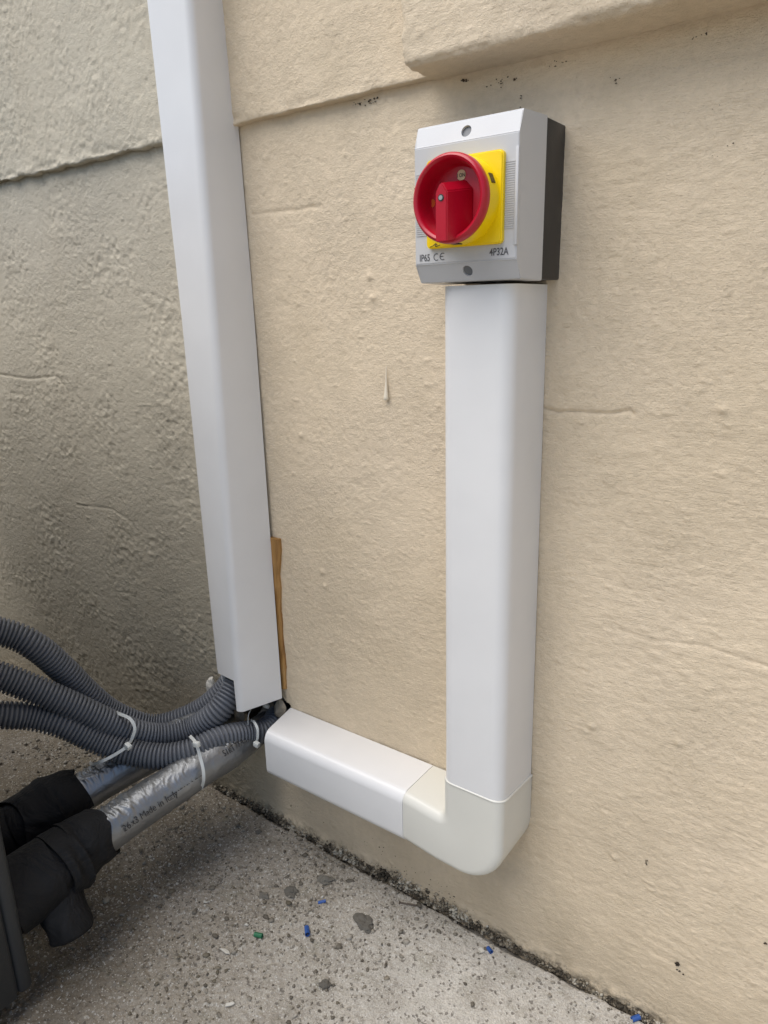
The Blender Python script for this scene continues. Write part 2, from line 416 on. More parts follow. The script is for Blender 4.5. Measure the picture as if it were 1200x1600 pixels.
# broken-out cavity behind the trunking
def cavity():
    th = np.linspace(0, 2 * np.pi, 60, endpoint=False); V = []
    for k, y in enumerate(np.linspace(.0, .10, 9)):
        for t in th:
            n = .008 * float(vnoise(np.array([math.cos(t) * 4, y * 60, math.sin(t) * 4]), 3))
            f = 1.12 - .25 * (y / .10) ** 3
            V.append((cx + (.088 * f + n) * math.cos(t), y, cz + (.062 * f + n) * math.sin(t)))
    F = [tuple(f) for f in grid_faces(9, 60, True).tolist()]; F.append(tuple(range(8 * 60, 9 * 60)))
    m = NT('broken_masonry', .9, .2); c = m.ramp(m.noise(30, 5), [(.3, (.05, .04, .03)), (.7, (.16, .125, .09))])
    mkmesh('wall_cavity', V, F, m.fin(c, m.bump(m.noise(60, 5), .9, .004)), wall, smooth=False)
cavity()

def sweepx(name, xs, prof, mat, parent, endleft=None, jag=None):
    """profile (list of y,z with outward normal) swept along x with plaster relief"""
    P = np.array([q[:2] for q in prof]); Nn = np.array([q[2:4] for q in prof])
    x = xs[:, None] * np.ones(len(P)); y = P[None, :, 0] * np.ones((len(xs), 1)); z = P[None, :, 1] * np.ones((len(xs), 1))
    nx = np.zeros_like(x); ny = Nn[None, :, 0] * np.ones((len(xs), 1)); nz = Nn[None, :, 1] * np.ones((len(xs), 1))
    if endleft is not None:                # round the left end
        x0, r = endleft
        d = np.clip((x0 + r - x) / r, 0, 1)
    p = np.stack([x, y, z], -1); h = relief(p)
    if jag is not None: h = h + jag(p)
    n = np.stack([nx, ny, nz], -1); V = p + n * h[..., None]
    return mkmesh(name, V.reshape(-1, 3), grid_faces(len(xs), len(P)), mat, parent)
def profile(y0, z0, yf, r, ztop, st):      # underside from wall out, rounded edge, up the front
    pr = [(y, z0, 0, -1) for y in np.linspace(y0, yf + r, max(3, int((y0 - yf - r) / st)))]
    for a in np.linspace(0, np.pi / 2, 6)[1:-1]:
        pr.append((yf + r - r * math.sin(a), z0 + r - r * math.cos(a), -math.sin(a), -math.cos(a)))
    pr += [(yf, z, -1, 0) for z in axis([(z0 + r, .74, st), (.74, ztop, .1)])]
    return pr
jag = lambda p: (.0035 + .004 * sst(-p[..., 0], 1.0, 1.2)) * fbm(p, (22, 22, 60), 3, 71) * sst(-p[..., 2], -.345, -.325)
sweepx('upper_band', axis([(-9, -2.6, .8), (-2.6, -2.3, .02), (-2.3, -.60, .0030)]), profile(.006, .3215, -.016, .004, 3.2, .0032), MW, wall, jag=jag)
# projecting course, rounded box faces with plaster relief
def rbox(name, lo, hi, r, faces, mat, parent):
    lo = np.array(lo, float); hi = np.array(hi, float); VV = []; FF = []; off = 0
    ax = [axis([(lo[0], lo[0] + .55, .0030), (lo[0] + .55, lo[0] + .8, .01), (lo[0] + .8, hi[0], .6)]),
          axis([(lo[1], hi[1], .0030)]), axis([(lo[2], .46, .0030), (.46, hi[2], .3)])]
    for a, side in faces:
        b, c = [k for k in range(3) if k != a]
        A, B = np.meshgrid(ax[b], ax[c], indexing='ij'); p = np.zeros(A.shape + (3,))
        p[..., b] = A; p[..., c] = B; p[..., a] = lo[a] if side < 0 else hi[a]
        q = p.copy()
        q[..., 0] = np.maximum(q[..., 0], lo[0] + r); q[..., 1] = np.maximum(q[..., 1], lo[1] + r); q[..., 2] = np.maximum(q[..., 2], lo[2] + r)
        n = p - q; n /= np.linalg.norm(n, axis=-1)[..., None] + 1e-12; s = q + n * r
        h = relief(s) + .004 * fbm(s, (14, 14, 14), 2, 75) * sst(1 - np.abs(n).max(-1), .0, .25) + .0030 * fbm(s, 75, 3, 77) * sst(1 - np.abs(n).max(-1), .0, .2)
        s = s + n * h[..., None]
        VV.append(s.reshape(-1, 3)); f = grid_faces(*A.shape) + off; FF.append(f); off += A.size
    return mkmesh(name, np.vstack(VV), np.vstack(FF), mat, parent)
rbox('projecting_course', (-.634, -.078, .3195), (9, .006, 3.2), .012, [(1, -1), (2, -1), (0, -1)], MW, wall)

def blob_mesh(name, c, n, spread, size, mat, parent, tint=None, flaty=.35):
    P = np.array([c]) + rng.normal(0, 1, (n, 3)) * np.array(spread); P[:, 1] = c[1] + rng.uniform(-.001, .0005, n)
    return rocks(name, P, rng.uniform(.5, 1, n) * size, mat, parent, tint=tint)
dark = tint_mat('dirt', [(0, (.03, .024, .018)), (1, (.10, .075, .05))])
PP = []; SZ = []
for px, py, n, sx, sz, s in ((1058, 1506, 14, .003, .005, .0022), (1063, 1518, 9, .005, .002, .0016), (1010, 1347, 8, .003, .004, .0013), (727, 125, 10, .007, .002, .0020),
        (575, 158, 22, .016, .004, .0018), (555, 163, 8, .008, .002, .0013), (780, 129, 10, .012, .004, .0013), (805, 124, 4, .003, .002, .0018), (870, 98, 8, .010, .003, .0016), (960, 125, 5, .004, .003, .0015), (815, 160, 8, .002, .010, .0013),
        (1095, 57, 6, .008, .003, .0015), (1197, 1472, 5, .002, .002, .0018), (1110, 150, 3, .012, .008, .001), (648, 295, 3, .001, .001, .0016),
        (850, 1510, 5, .03, .01, .001), (700, 1390, 9, .05, .012, .0012), (600, 1330, 14, .06, .012, .0013), (480, 1265, 12, .06, .012, .0013), (1140, 235, 4, .02, .015, .001)):
    c = U(px, py, 1, -.001)
    for k in range(n):
        PP.append(c + rng.normal(0, 1, 3) * [sx * .7, 0, sz * .7] + [0, rng.uniform(-.0015, .0005), 0]); SZ.append(1.1 * s * rng.uniform(.4, 1))
PP = np.array(PP); PP[:, 1] -= relief(PP * [1, 0, 1])
tag(rocks('dirt_specks', PP, np.array(SZ), dark, wall), kind='stuff')
n = 9000; xx = rng.uniform(-1.3, .05, n); pz = np.stack([xx, 0 * xx, 0 * xx], 1)
band = .5 + .5 * fbm(pz, 7, 3, 81)
band = band * (.25 + .9 * np.exp(-((xx + .70) / .13) ** 2) + .5 * sst(-xx, .85, 1.1))
zz = -1.176 + np.abs(rng.normal(0, 1, n)) * (.0035 + .020 * band ** 1.3)
yy = -rng.uniform(0, .012, n) * (1 - sst(zz, -1.17, -1.13)) - relief(np.stack([xx, 0 * xx, zz], 1)) + .0005
tt = np.clip(.52 + .9 * fbm(np.stack([xx, zz, 0 * xx], 1), 45, 2, 83) + rng.normal(0, .2, n), 0, 1)
tag(rocks('mortar_crust', np.stack([xx, yy, zz], 1), rng.gamma(2, .00085, n).clip(.0006, .0055), M_crust, wall, tint=tt), kind='stuff')
# old paint drip
dp = np.array([U(603.5, y, 1, -.004) for y in (572, 590, 608, 626)])
tube('paint_drip', np.vstack([spline(dp, 6)]), np.r_[np.linspace(.0006, .0014, 9), np.linspace(.0018, .0046, 9), .0026], plastic('old_filler', (.72, .65, .52), .6), wall, sides=12)

# ---------------------------------------------------------------- trunking (right run)
def shell(name, sections, mat, parent, thick=.0028, smooth_angle=30):
    """sections: list of arrays (n,3), outer skin; makes an open U shell with thickness"""
    A = np.array(sections); ns, n = A.shape[:2]
    V = A.reshape(-1, 3); F = grid_faces(ns, n)
    me = bpy.data.meshes.new(name); me.from_pydata([tuple(v) for v in W(V)], [], [tuple(f) for f in F.tolist()]); me.update()
    o = bpy.data.objects.new(name, me); COL.objects.link(o); me.materials.append(mat)
    md = o.modifiers.new('s', 'SOLIDIFY'); md.thickness = thick * S; md.offset = -1 if thick > 0 else 1
    bpy.context.view_layer.update()
    me2 = bpy.data.meshes.new_from_object(o.evaluated_get(bpy.context.evaluated_depsgraph_get()))
    o.modifiers.clear(); o.data = me2; me2.name = name; me2.shade_smooth(); me2.set_sharp_from_angle(angle=math.radians(smooth_angle))
    o.parent = parent; o.matrix_parent_inverse = Matrix.Translation(-parent.location)
    return o
def usec(w, d, r, n=7):                    # U profile: local (a across, b out of wall), back-left round to back-right
    pts = [(-w / 2, 0), (-w / 2, d * .3), (-w / 2, d - r)]
    for k in range(1, n): a = math.pi / 2 * k / n; pts.append((-w / 2 + r - r * math.cos(a), d - r + r * math.sin(a)))
    pts += [(-w / 2 + r, d), (0, d), (w / 2 - r, d)]
    for k in range(1, n): a = math.pi / 2 * k / n; pts.append((w / 2 - r + r * math.sin(a), d - r + r * math.cos(a)))
    pts += [(w / 2, d - r), (w / 2, d * .3), (w / 2, 0)]
    return np.array(pts)
rt = thing('cable_trunking', 'upright white plastic trunking running down from the red and yellow switch', 'trunking', (-.488, 0, -.79), group='white cable trunking')
sec = usec(.1065, .111, .019)
secs = []
for z in np.linspace(-.80, .0285, 14):
    t = (z + .8) / .83; xc = -.4885 - .0045 * t
    secs.append(np.stack([xc + sec[:, 0], -.0015 - sec[:, 1] * (1.0 - .02 * t), np.full(len(sec), z)], 1))
shell('cover', secs, M_white, rt, -.0028)
box('back_plate', (-.5385, -.010, -.80), (-.4385, .004, .026), M_in, rt, .001)

ht = thing('cable_trunking', 'short horizontal white trunking between the wall hole and the cream elbow', 'trunking', (-.82, 0, -.9), group='white cable trunking')
sec = usec(.101, .102, .018)
secs = []
for k, t in enumerate(np.linspace(0, 1, 10)):
    zc = -.9005 + .0012 * t
    xx0 = -1.007 + .373 * t
    skew = .022 * (1 - t) + .0 * t
    secs.append(np.stack([xx0 + skew * sec[:, 1] / .102, -.0015 - sec[:, 1], zc - sec[:, 0]], 1))
shell('cover', secs, M_white, ht, .0028)
box('back_plate', (-1.0, -.009, -.946), (-.64, .004, -.856), M_in, ht, .001)

# elbow fitting
el = thing('trunking_elbow', 'cream plastic corner elbow joining the upright and horizontal trunking', 'elbow fitting', (-.53, 0, -.95))
def elbow():
    xj, xi, xr = -.636, -.5450, -.4315
    zt, zb, zl = -.8475, -.9500, -.775
    D, r = .1155, .017
    def yf(x): return -(.1045 + (D - .1045) * min(1, max(0, (x - xj) / (xi - xj))))
    O = [(xj, zt, 0, 1), (xj + .04, zt, 0, 1)]                 # outline with outward normals, joint top -> inner corner -> mouth
    ri = .010
    for a in np.radians(np.linspace(0, 90, 6)): O.append((xi - ri + ri * math.sin(a), zt + ri - ri * math.cos(a), -math.sin(a), math.cos(a)))
    for z in (-.81, zl): O.append((xi, z, -1, 0))
    n1 = len(O)
    Rr = .080
    for z in (zl, -.82): O.append((xr, z, 1, 0))
    for a in np.radians(np.linspace(0, 90, 14)): O.append((xr - Rr + Rr * math.cos(a), zb + Rr - Rr * math.sin(a), math.cos(a), -math.sin(a)))
    O.append((-.56, zb, 0, -1)); O.append((xj, zb, 0, -1))
    n = len(O); rings = []
    for k in range(8):
        a = math.pi / 2 * k / 7; ins = r * (1 - math.cos(a))
        rings.append([(x - nx * ins, yf(x) + r - r * math.sin(a), z - nz * ins) for x, z, nx, nz in O])
    rings.insert(0, [(x, 0., z) for x, z, nx, nz in O])
    V = np.array(rings)
    top = np.zeros(n, bool); top[n1 - 1] = top[n1] = True
    V[:, top, 2] += -.0105 - .013 * V[:, top, 1] / .11
    bm = bmesh.new(); G_ = [[bm.verts.new(q) for q in row] for row in V]
    for k in range(len(rings) - 1):
        for j in range(n - 1):
            if j == n1 - 1: continue
            bm.faces.new((G_[k][j], G_[k][j + 1], G_[k + 1][j + 1], G_[k + 1][j]))
    bm.faces.new(G_[-1])
    bm.faces.new([G_[k][0] for k in range(len(rings))] + [G_[k][n - 1] for k in reversed(range(len(rings)))])
    bm.faces.new([G_[k][n1 - 1] for k in range(len(rings))] + [G_[k][n1] for k in reversed(range(len(rings)))])
    bm_obj('fitting', bm, M_cream, el, auto=32)
elbow()
# rolled rim round the elbow's upper mouth
sec = usec(.1125, .1145, .0185)
P3 = np.array([(-.4880 + a, -b, -.775 + .013 * (b / .11) - .0105) for a, b in sec])
tube('rim', resample(P3, .003)[0], .0022, M_cream, el, sides=8)

# ---------------------------------------------------------------- tall trunking on the left
lt = thing('cable_trunking', 'tall white trunking running out at the top edge, cut open over the conduits', 'trunking', (-1.06, 0, -.8), group='white cable trunking')
def project(q):
    d = RC.T @ (np.array(q, float) - CAM); return d[0] / d[2] * FPX + 600, d[1] / d[2] * FPX + 800
def zrow(x, y, row):
    a, b = -3., 3.
    for _ in range(40):
        m = (a + b) / 2
        if project((x, y, m))[1] < row: b = m
        else: a = m
    return m
LW = .100
TS = []
meas = [(0, 232, 302, 360), (300, 263, 322, 380.5), (600, 293.5, 342, 401.5), (1041, 337, 369, 436.5)]
for row, a, b, c in meas:
    t = row / 1041; d = .090 + .010 * t; th = .10 - .36 * t
    cs, sn = math.cos(th), math.sin(th); x = np.array([-1.03, -.01])
    def pred(x):
        FRt = np.array([x[0] + d * sn, x[1] - d * cs]); FL = FRt + np.array([-LW * cs, -LW * sn])
        return np.array([project((q[0], q[1], zrow(q[0], q[1], row)))[0] for q in (FL, FRt, x)])
    for _ in range(10):
        r = pred(x) - np.array([a, b, c]); J = np.array([(pred(x + e) - pred(x)) / 1e-4 for e in (np.array([1e-4, 0]), np.array([0, 1e-4]))]).T
        x = x - np.linalg.lstsq(J, r, rcond=None)[0]
    TS.append((zrow(x[0], x[1], row), x[0], x[1], d, th))
TS = np.array(TS)[::-1]                     # ascending z
zsl, cc = TS[:, 0], [np.polyfit(TS[:, 0], TS[:, k], 1 if k in (1, 2) else 1) for k in range(1, 5)]
def lsec(z):
    bx, by, d, th = [np.polyval(c, z) for c in cc]
    by = min(by, -.002)
    s = usec(LW, d, .012); cs, sn = math.cos(th), math.sin(th)
    a = s[:, 0] - LW / 2; b = s[:, 1]
    return np.stack([bx + a * cs + b * sn, by + a * sn - b * cs], 1)
sx = lsec(-.8); nS = len(sx)
zb = np.empty(nS)
for k, q in enumerate(sx):
    if k <= 2: zb[k] = zrow(q[0], q[1], 1086)
    elif k < 9: zb[k] = zrow(q[0], q[1], 1045)
    elif k <= 11: zb[k] = zrow(q[0], q[1], 1045 + (k - 8) * 6)
    else: zb[k] = 0
sh = (zrow(*sx[-1], 1090), zrow(*sx[12], 1110))
for k in range(12, nS):
    f = np.linalg.norm(sx[k] - sx[12]) / np.linalg.norm(sx[-1] - sx[12]); zb[k] = sh[1] * (1 - f) + sh[0] * f
secs = []
for j, t in enumerate(np.linspace(0, 1, 26)):
    row = []
    for k in range(nS):
        z = zb[k] + (1.3 - zb[k]) * t ** 1.0
        q = lsec(z)[k]; row.append((q[0], q[1], z))
    secs.append(row)
shell('cover', secs, M_white, lt, -.0030)
V = []
for z in (-.80, 1.3):
    q0, q1 = lsec(z)[0], lsec(z)[-1]
    V += [(q0[0] + .006, -.008, z), (q1[0] - .010, -.008, z), (q1[0] - .010, .003, z), (q0[0] + .006, .003, z)]
mkmesh('back_plate', V, [(0, 3, 2, 1), (4, 5, 6, 7), (0, 1, 5, 4), (1, 2, 6, 5), (2, 3, 7, 6), (3, 0, 4, 7)], M_in, lt, smooth=False)

# wooden wedge
def wedge():
    a, b = U(434, 843, 1, -.008), U(444, 1078, 1, -.008)
    zz = np.linspace(a[2], b[2], 14); V = []
    for k, z in enumerate(zz):
        t = k / 13; xr = a[0] * (1 - t) + b[0] * t + .002 + .0018 * math.sin(k * 1.9) - (.004 if 2 < k < 9 else 0)
        xl = xr - .035; yf = -.010 + .003 * t + .001 * math.sin(k * 2.7)
        V += [(xl, yf, z), (xr - .003, yf, z), (xr, yf + .003, z), (xr, .004, z), (xl, .004, z)]
    F = [tuple(f) for f in grid_faces(14, 5, True).tolist()] + [tuple(range(4, -1, -1)), tuple(range(65, 70))]
    o = mkmesh('wood_wedge', V, F, M_wood, None, smooth=False)
    tag(o, 'thin splintered strip of orange-brown wood wedged behind the tall trunking', 'wood strip')
wedge()

# ---------------------------------------------------------------- isolator switch
sw = thing('isolator_switch', 'grey isolator switch box with red rotary knob on a yellow plate', 'switch', (-.497, 0, .033))
XL, XR, ZB, ZT = -.5745, -.4190, .0325, .2315
box('base', (XL + .001, -.0635, ZB + .0015), (XR - .0012, .006, ZT - .0005), M_base, sw, .0025)
def cover():
    prof = [(-.0625, ZB - .0005), (-.126, ZB + .0008), (-.1385, .0565), (-.1400, .0575), (-.1400, .2010), (-.1385, .2022), (-.1310, .2262), (-.1295, .2278), (-.0625, ZT + .0005)]
    bm = bmesh.new(); L = [bm.verts.new((XL + .004 * (-y - .06) / .08, y, z)) for y, z in prof]; Rr = [bm.verts.new((XR - .0005 * (-y - .06) / .08, y, z)) for y, z in prof]
    bm.faces.new(L[::-1]); bm.faces.new(Rr)
    n = len(prof)
    for k in range(n): bm.faces.new((L[k], L[(k + 1) % n], Rr[(k + 1) % n], Rr[k]))
    ed = [e for e in bm.edges if abs(e.calc_length()) > .01 and not all(abs(v.co.y + .0625) < 1e-5 for v in e.verts)]
    bmesh.ops.bevel(bm, geom=ed, offset=.0009, segments=2, affect='EDGES')
    return bm_obj('cover', bm, M_box, sw, auto=20)
cv = cover()
def cyl_obj(c, axisv, r, h, sides=32):
    bm = bmesh.new(); bmesh.ops.create_cone(bm, cap_ends=True, segments=sides, radius1=r, radius2=r, depth=h)
    m = Vector(axisv).to_track_quat('Z', 'Y').to_matrix()
    for v in bm.verts: v.co = m @ v.co + Vector(c)
    return bm
holes = [(U(729, 205, 1, -.1345), Vector((0, -.95, .30))), (U(731, 423, 1, -.1325), Vector((0, -.90, -.44)))]
bmc = bmesh.new()
for c, ax in holes:
    ax = ax.normalized(); b1 = cyl_obj(c, ax, .0072, .026); mt = bpy.data.meshes.new('t'); b1.to_mesh(mt); b1.free(); bmc.from_mesh(mt); bpy.data.meshes.remove(mt)
    bm_obj('screw_plug', cyl_obj(Vector(c) - ax * .0075, ax, .0071, .010), M_grey, sw, auto=30)
ct = bm_obj('cutter', bmc, M_grey)
md = cv.modifiers.new('b', 'BOOLEAN'); md.operation = 'DIFFERENCE'; md.object = ct; md.solver = 'EXACT'
bpy.context.view_layer.update()
me = bpy.data.meshes.new_from_object(cv.evaluated_get(bpy.context.evaluated_depsgraph_get()))
cv.modifiers.clear(); cv.data = me; bpy.data.objects.remove(ct)
cv.data.name = 'cover'
# ribbed grip fields
def quadstrip(name, rects, y, th, mat, parent):
    V = []; F = []
    for (x0, x1, z0, z1) in rects:
        o = len(V); V += [(x0, y, z0), (x1, y, z0), (x1, y, z1), (x0, y, z1), (x0, y - th, z0), (x1, y - th, z0), (x1, y - th, z1), (x0, y - th, z1)]
        F += [(o + 4, o + 7, o + 6, o + 5), (o, o + 4, o + 5, o + 1), (o + 1, o + 5, o + 6, o + 2), (o + 2, o + 6, o + 7, o + 3), (o + 3, o + 7, o + 4, o)]
    return mkmesh(name, V, F, mat, parent, smooth=False)
rb = []
for k in range(30):
    z = .0935 + k * (.0755 / 29)
    rb += [(-.4365, -.4235, z, z + .0013), (-.5685, -.5505, z, z + .0013)]
tag(quadstrip('grip_ribs', rb, -.1399, .0010, M_box, sw), kind='stuff')
box('side_ridge', (-.4228, -.1425, .0735), (-.4186, -.137, .1850), M_box, sw, .0007)
KX, KZ = -.4925, .1297
# yellow plate
bm = bmesh.new(); hs = .0557; rr = .006; pts = []
for cxs, czs, a0 in ((1, 1, 0), (-1, 1, 90), (-1, -1, 180), (1, -1, 270)):
    for k in range(6):
        a = math.radians(a0 + 18 * k); pts.append((KX + cxs * (hs - rr) + rr * math.cos(a), KZ + czs * (hs - rr) * .965 + rr * math.sin(a)))
f = [bm.verts.new((x, -.1395, z)) for x, z in pts]; ff = bm.faces.new(f)
ex = bmesh.ops.extrude_face_region(bm, geom=[ff]); fr = [v for v in ex['geom'] if isinstance(v, bmesh.types.BMVert)]
for v in fr: v.co.y = -.1475
fe = [e for e in bm.edges if all(abs(v.co.y + .1475) < 1e-6 for v in e.verts)]
bmesh.ops.bevel(bm, geom=fe, offset=.0018, segments=3, affect='EDGES')
plate = bm_obj('knob_plate', bm, M_yel, sw, auto=35)
col = lathe('knob_collar', [(.0525, -.146), (.0518, -.150), (.0505, -.1690), (.049, -.1700), (.0462, -.1700), (.0462, -.152), (.0, -.152)], KX, KZ, M_yel, plate)
for a, dy in ((24, -.1585), (205, -.1585), (268, -.159)):
    r = math.radians(a); c = np.array([KX + .0500 * math.cos(r), dy, KZ + .0500 * math.sin(r)])
    box('padlock_slot', c - [.0022, .0045, .0062], c + [.0022, .0045, .0062], M_hole if a > 100 else plastic('slot_shadow', (.09, .055, .01), .6, 0), plate, .0006, 1, Matrix.Rotation(-r, 3, 'Y'))
knob = lathe('knob', [(.049, -.1700), (.0513, -.1705), (.0525, -.1735), (.0527, -.178), (.0522, -.1825), (.0508, -.1850), (.0485, -.1862), (.0462, -.1855), (.0445, -.183), (.0432, -.177), (.0420, -.168), (.0408, -.1600), (.0390, -.1580), (.0, -.1580)], KX, KZ, M_red, sw)
def grip():
    fx = [(-.0078, .0058), (-.0014, .0156), (.0018, .0156), (.0082, .0058), (.0082, -.0515), (-.0078, -.0515)]
    bx = [(-.0150, .0120), (-.0060, .0230), (.0100, .0230), (.0210, .0120), (.0210, -.0430), (-.0150, -.0430)]
    bm = bmesh.new(); f = [bm.verts.new((KX + a, -.2005, KZ + b)) for a, b in fx]; m = [bm.verts.new((KX + a, -.1580, KZ + b)) for a, b in bx]
    bm.faces.new(f); bm.faces.new(m[::-1])
    for k in range(6): bm.faces.new((f[k], m[k], m[(k + 1) % 6], f[(k + 1) % 6]))
    bmesh.ops.bevel(bm, geom=bm.edges[:], offset=.0012, segments=2, affect='EDGES')
    return bm_obj('grip', bm, M_red, knob, auto=30)
grip()
def diskat(name, c, r, mat, parent, y1=.0008, sides=28):
    return bm_obj(name, cyl_obj((c[0], c[1], c[2]), (0, -1, 0), r, y1, sides), mat, parent, auto=30)
diskat('screw_recess', (KX + .0002, -.2008, KZ - .001), .0040, M_hole, knob)
diskat('screw_head', (KX + .0002, -.2014, KZ - .001), .0027, M_steel, knob)
c = U(721, 273.5, 1, -.1585); diskat('on_window', c, .0062, M_beige, knob)
con = c
c = U(675, 317.5, 1, -.1585); diskat('off_window', c, .0050, M_orange, knob)

FONT = None
def text(name, s, size, mapf, mat, parent, bold=0, sx=1.0):
    cu = bpy.data.curves.new('t', 'FONT'); cu.body = s; cu.size = size; cu.offset = bold; cu.align_x = 'LEFT'; cu.resolution_u = 4
    o = bpy.data.objects.new('t', cu); COL.objects.link(o); bpy.context.view_layer.update()
    me = bpy.data.meshes.new_from_object(o.evaluated_get(bpy.context.evaluated_depsgraph_get())); bpy.data.objects.remove(o)
    bm = bmesh.new(); bm.from_mesh(me); bpy.data.meshes.remove(me)
    bmesh.ops.triangulate(bm, faces=bm.faces[:]); bmesh.ops.subdivide_edges(bm, edges=[e for e in bm.edges if e.calc_length() > size * .25], cuts=1)
    V = [mapf(v.co.x * sx, v.co.y) for v in bm.verts]; F = [tuple(v.index for v in f.verts) for f in bm.faces]; bm.free()
    return mkmesh(name, V, F, mat, parent, smooth=False)
ink2 = plastic('grey_print', (.09, .09, .095), .6, 0)
text('lettering', 'IP65', .0128, lambda a, b: (-.5638 + a, -.1404, .0612 + b * .98), ink2, sw, .0002, .76)
text('lettering', '4P32A', .0128, lambda a, b: (-.4570 + a, -.1404, .0625 + b * .98), ink2, sw, .0002, .78)
def ribbon(name, plist, w, y, mat, parent):
    V = []; F = []
    for pts in plist:
        pts = np.array(pts); T = np.gradient(pts, axis=0); T /= np.linalg.norm(T, axis=1)[:, None]; Nn = np.stack([-T[:, 1], T[:, 0]], 1)
        o = len(V)
        for q, nn in zip(pts, Nn): V += [(q[0] - nn[0] * w / 2, y, q[1] - nn[1] * w / 2), (q[0] + nn[0] * w / 2, y, q[1] + nn[1] * w / 2)]
        F += [(o + 2 * k, o + 2 * k + 1, o + 2 * k + 3, o + 2 * k + 2) for k in range(len(pts) - 1)]
    return mkmesh(name, V, F, mat, parent, smooth=False)
def arcp(cx_, cz_, r, a0, a1, n=14): return [(cx_ + r * math.cos(math.radians(a)), cz_ + r * math.sin(math.radians(a))) for a in np.linspace(a0, a1, n)]
ribbon('conformity_mark', [arcp(-.5365, .0655, .0042, 55, 305), arcp(-.5268, .0657, .0042, 55, 305), [(-.5308, .0657), (-.5258, .0657)]], .0011, -.1404, ink2, sw)
ribbon('plate_symbol', [[(-.5425, .0780), (-.5365, .0795), (-.5325, .0825)], arcp(-.5322, .0795, .0014, 0, 360), [(-.5345, .0785), (-.5300, .0785), (-.5262, .0798)]], .0008, -.1479, M_ink, plate)
text('lettering', 'I ON', .0062, lambda a, b: (con[0] - .0060 + a, -.1593, con[2] - .0022 + b), M_ink, knob, .0001, .9)

# ---------------------------------------------------------------- heat pump at the left edge
ac = thing('heat_pump_unit', 'dark charcoal outdoor heat pump casing at the lower left edge', 'heat pump', (-1.85, -.86, -1.17))
AX, AY0 = -1.08, -.594
ys = -.6208
box('rear_panel', (-2.62, ys + .0018, -1.121), (AX, AY0, .36), M_ac, ac, .010, 4)
box('side_panel', (-2.62, -1.18, -1.121), (AX - .0005, ys - .0018, .36), M_ac, ac, .004, 2)
box('frame', (-2.61, -1.16, -1.115), (AX - .008, AY0 - .01, .35), M_hole, ac, 0)
for xx_ in (-2.5, -1.18):
    box('foot', (xx_ - .03, -1.10, -1.168), (xx_ + .03, -.68, -1.118), M_ac, ac, .004)

# ---------------------------------------------------------------- corrugated conduits
def hose(label, pts, r=.0285, pitch=.0084):
    path = spline(pts, 24); path, s, L = resample(path, pitch / 6)
    prof = np.array([-.0058, -.0054, -.0003, .0003, .0003, -.0004]); k = np.arange(len(path)) % 6
    o = tube('corrugated_conduit', path, r + prof[k], M_hose, None, sides=28, cap=True)
    o.data.set_sharp_from_angle(angle=math.radians(80))
    tag(o, label, 'conduit', 'grey corrugated conduits'); return path
d0 = 1.42
pathA = hose('uppermost grey corrugated conduit, passing behind the middle one before the trunking',
    [PD(-330, 1010, 1.22), PD(-130, 965, 1.34), PD(0, 987, 1.42), PD(52, 1008, 1.45), PD(96, 1044, 1.49), PD(135, 1083, 1.53), PD(178, 1116, 1.575), PD(240, 1136, 1.61), PD(305, 1116, 1.62), PD(348, 1083, 1.615), PD(369, 1050, 1.615), PD(380, 1012, 1.62), PD(384, 985, 1.625)])
pathB = hose('middle grey corrugated conduit curving up into the foot of the tall trunking',
    [PD(-330, 1040, 1.20), PD(-130, 1025, 1.32), PD(0, 1057, 1.39), PD(100, 1097, 1.44), PD(160, 1125, 1.475), PD(205, 1143, 1.505), PD(250, 1151, 1.535), PD(300, 1140, 1.555), PD(340, 1112, 1.545), PD(364, 1078, 1.56), PD(382, 1040, 1.58), PD(388, 1000, 1.60)])
pathC = hose('lowest grey corrugated conduit, tied along the foil pipe into the wall hole',
    [PD(-330, 1170, 1.20), PD(-130, 1112, 1.32), PD(0, 1117, 1.39), PD(50, 1120, 1.42), PD(100, 1133, 1.44), PD(155, 1158, 1.465), PD(205, 1176, 1.475), PD(255, 1182, 1.48), PD(300, 1174, 1.49), PD(345, 1154, 1.52), PD(385, 1146, 1.56), PD(412, 1142, 1.585), PD(432, 1122, 1.63), PD(440, 1095, 1.70)], r=.0270)

# ---------------------------------------------------------------- foil-covered insulated pipes
def wrinkle(amp, seed, up=1.0):
    def f(path, th):
        s = np.r_[0, np.cumsum(np.linalg.norm(np.diff(path, axis=0), axis=1))]
        Sx, T = np.meshgrid(s, th, indexing='ij')
        P = np.stack([Sx * 85, np.cos(T) * 1.1 + 3, np.sin(T) * 1.1], -1)
        P[..., 0] += 1.6 * vnoise(np.stack([Sx * 9, np.cos(T) * 1.5, np.sin(T) * 1.5], -1), seed + 5)
        n = (1 - np.abs(vnoise(P, seed))) ** 5 + .6 * (1 - np.abs(vnoise(P * [2.1, 1.7, 1.7] + 9, seed + 1))) ** 6
        w = (.12 + .88 * sst(np.cos(T + .25), .15, .8)) * (.45 + .55 * sst(vnoise(np.stack([Sx * 11, 0 * Sx, 0 * Sx], -1), seed + 9), -.4, .3))
        b = fbm(np.stack([Sx * 14, np.cos(T) * 1.3, np.sin(T) * 1.3], -1), 1, 3, seed + 3)
        return amp * (n * w) + amp * .5 * b
    return f
def foil_pipe(label, pts, radii, seed):
    root = thing('insulated_pipe', label, 'pipe', pts[0], 'foil wrapped insulated pipes')
    P4 = np.hstack([np.array(pts), np.array(radii)[:, None]])
    path, s, L = resample(spline(P4, 30), .0016)
    tube('foil_sleeve', path[:, :3], path[:, 3], M_foil, root, sides=96, disp=wrinkle(.0034, seed), cap=True)
    return root, path
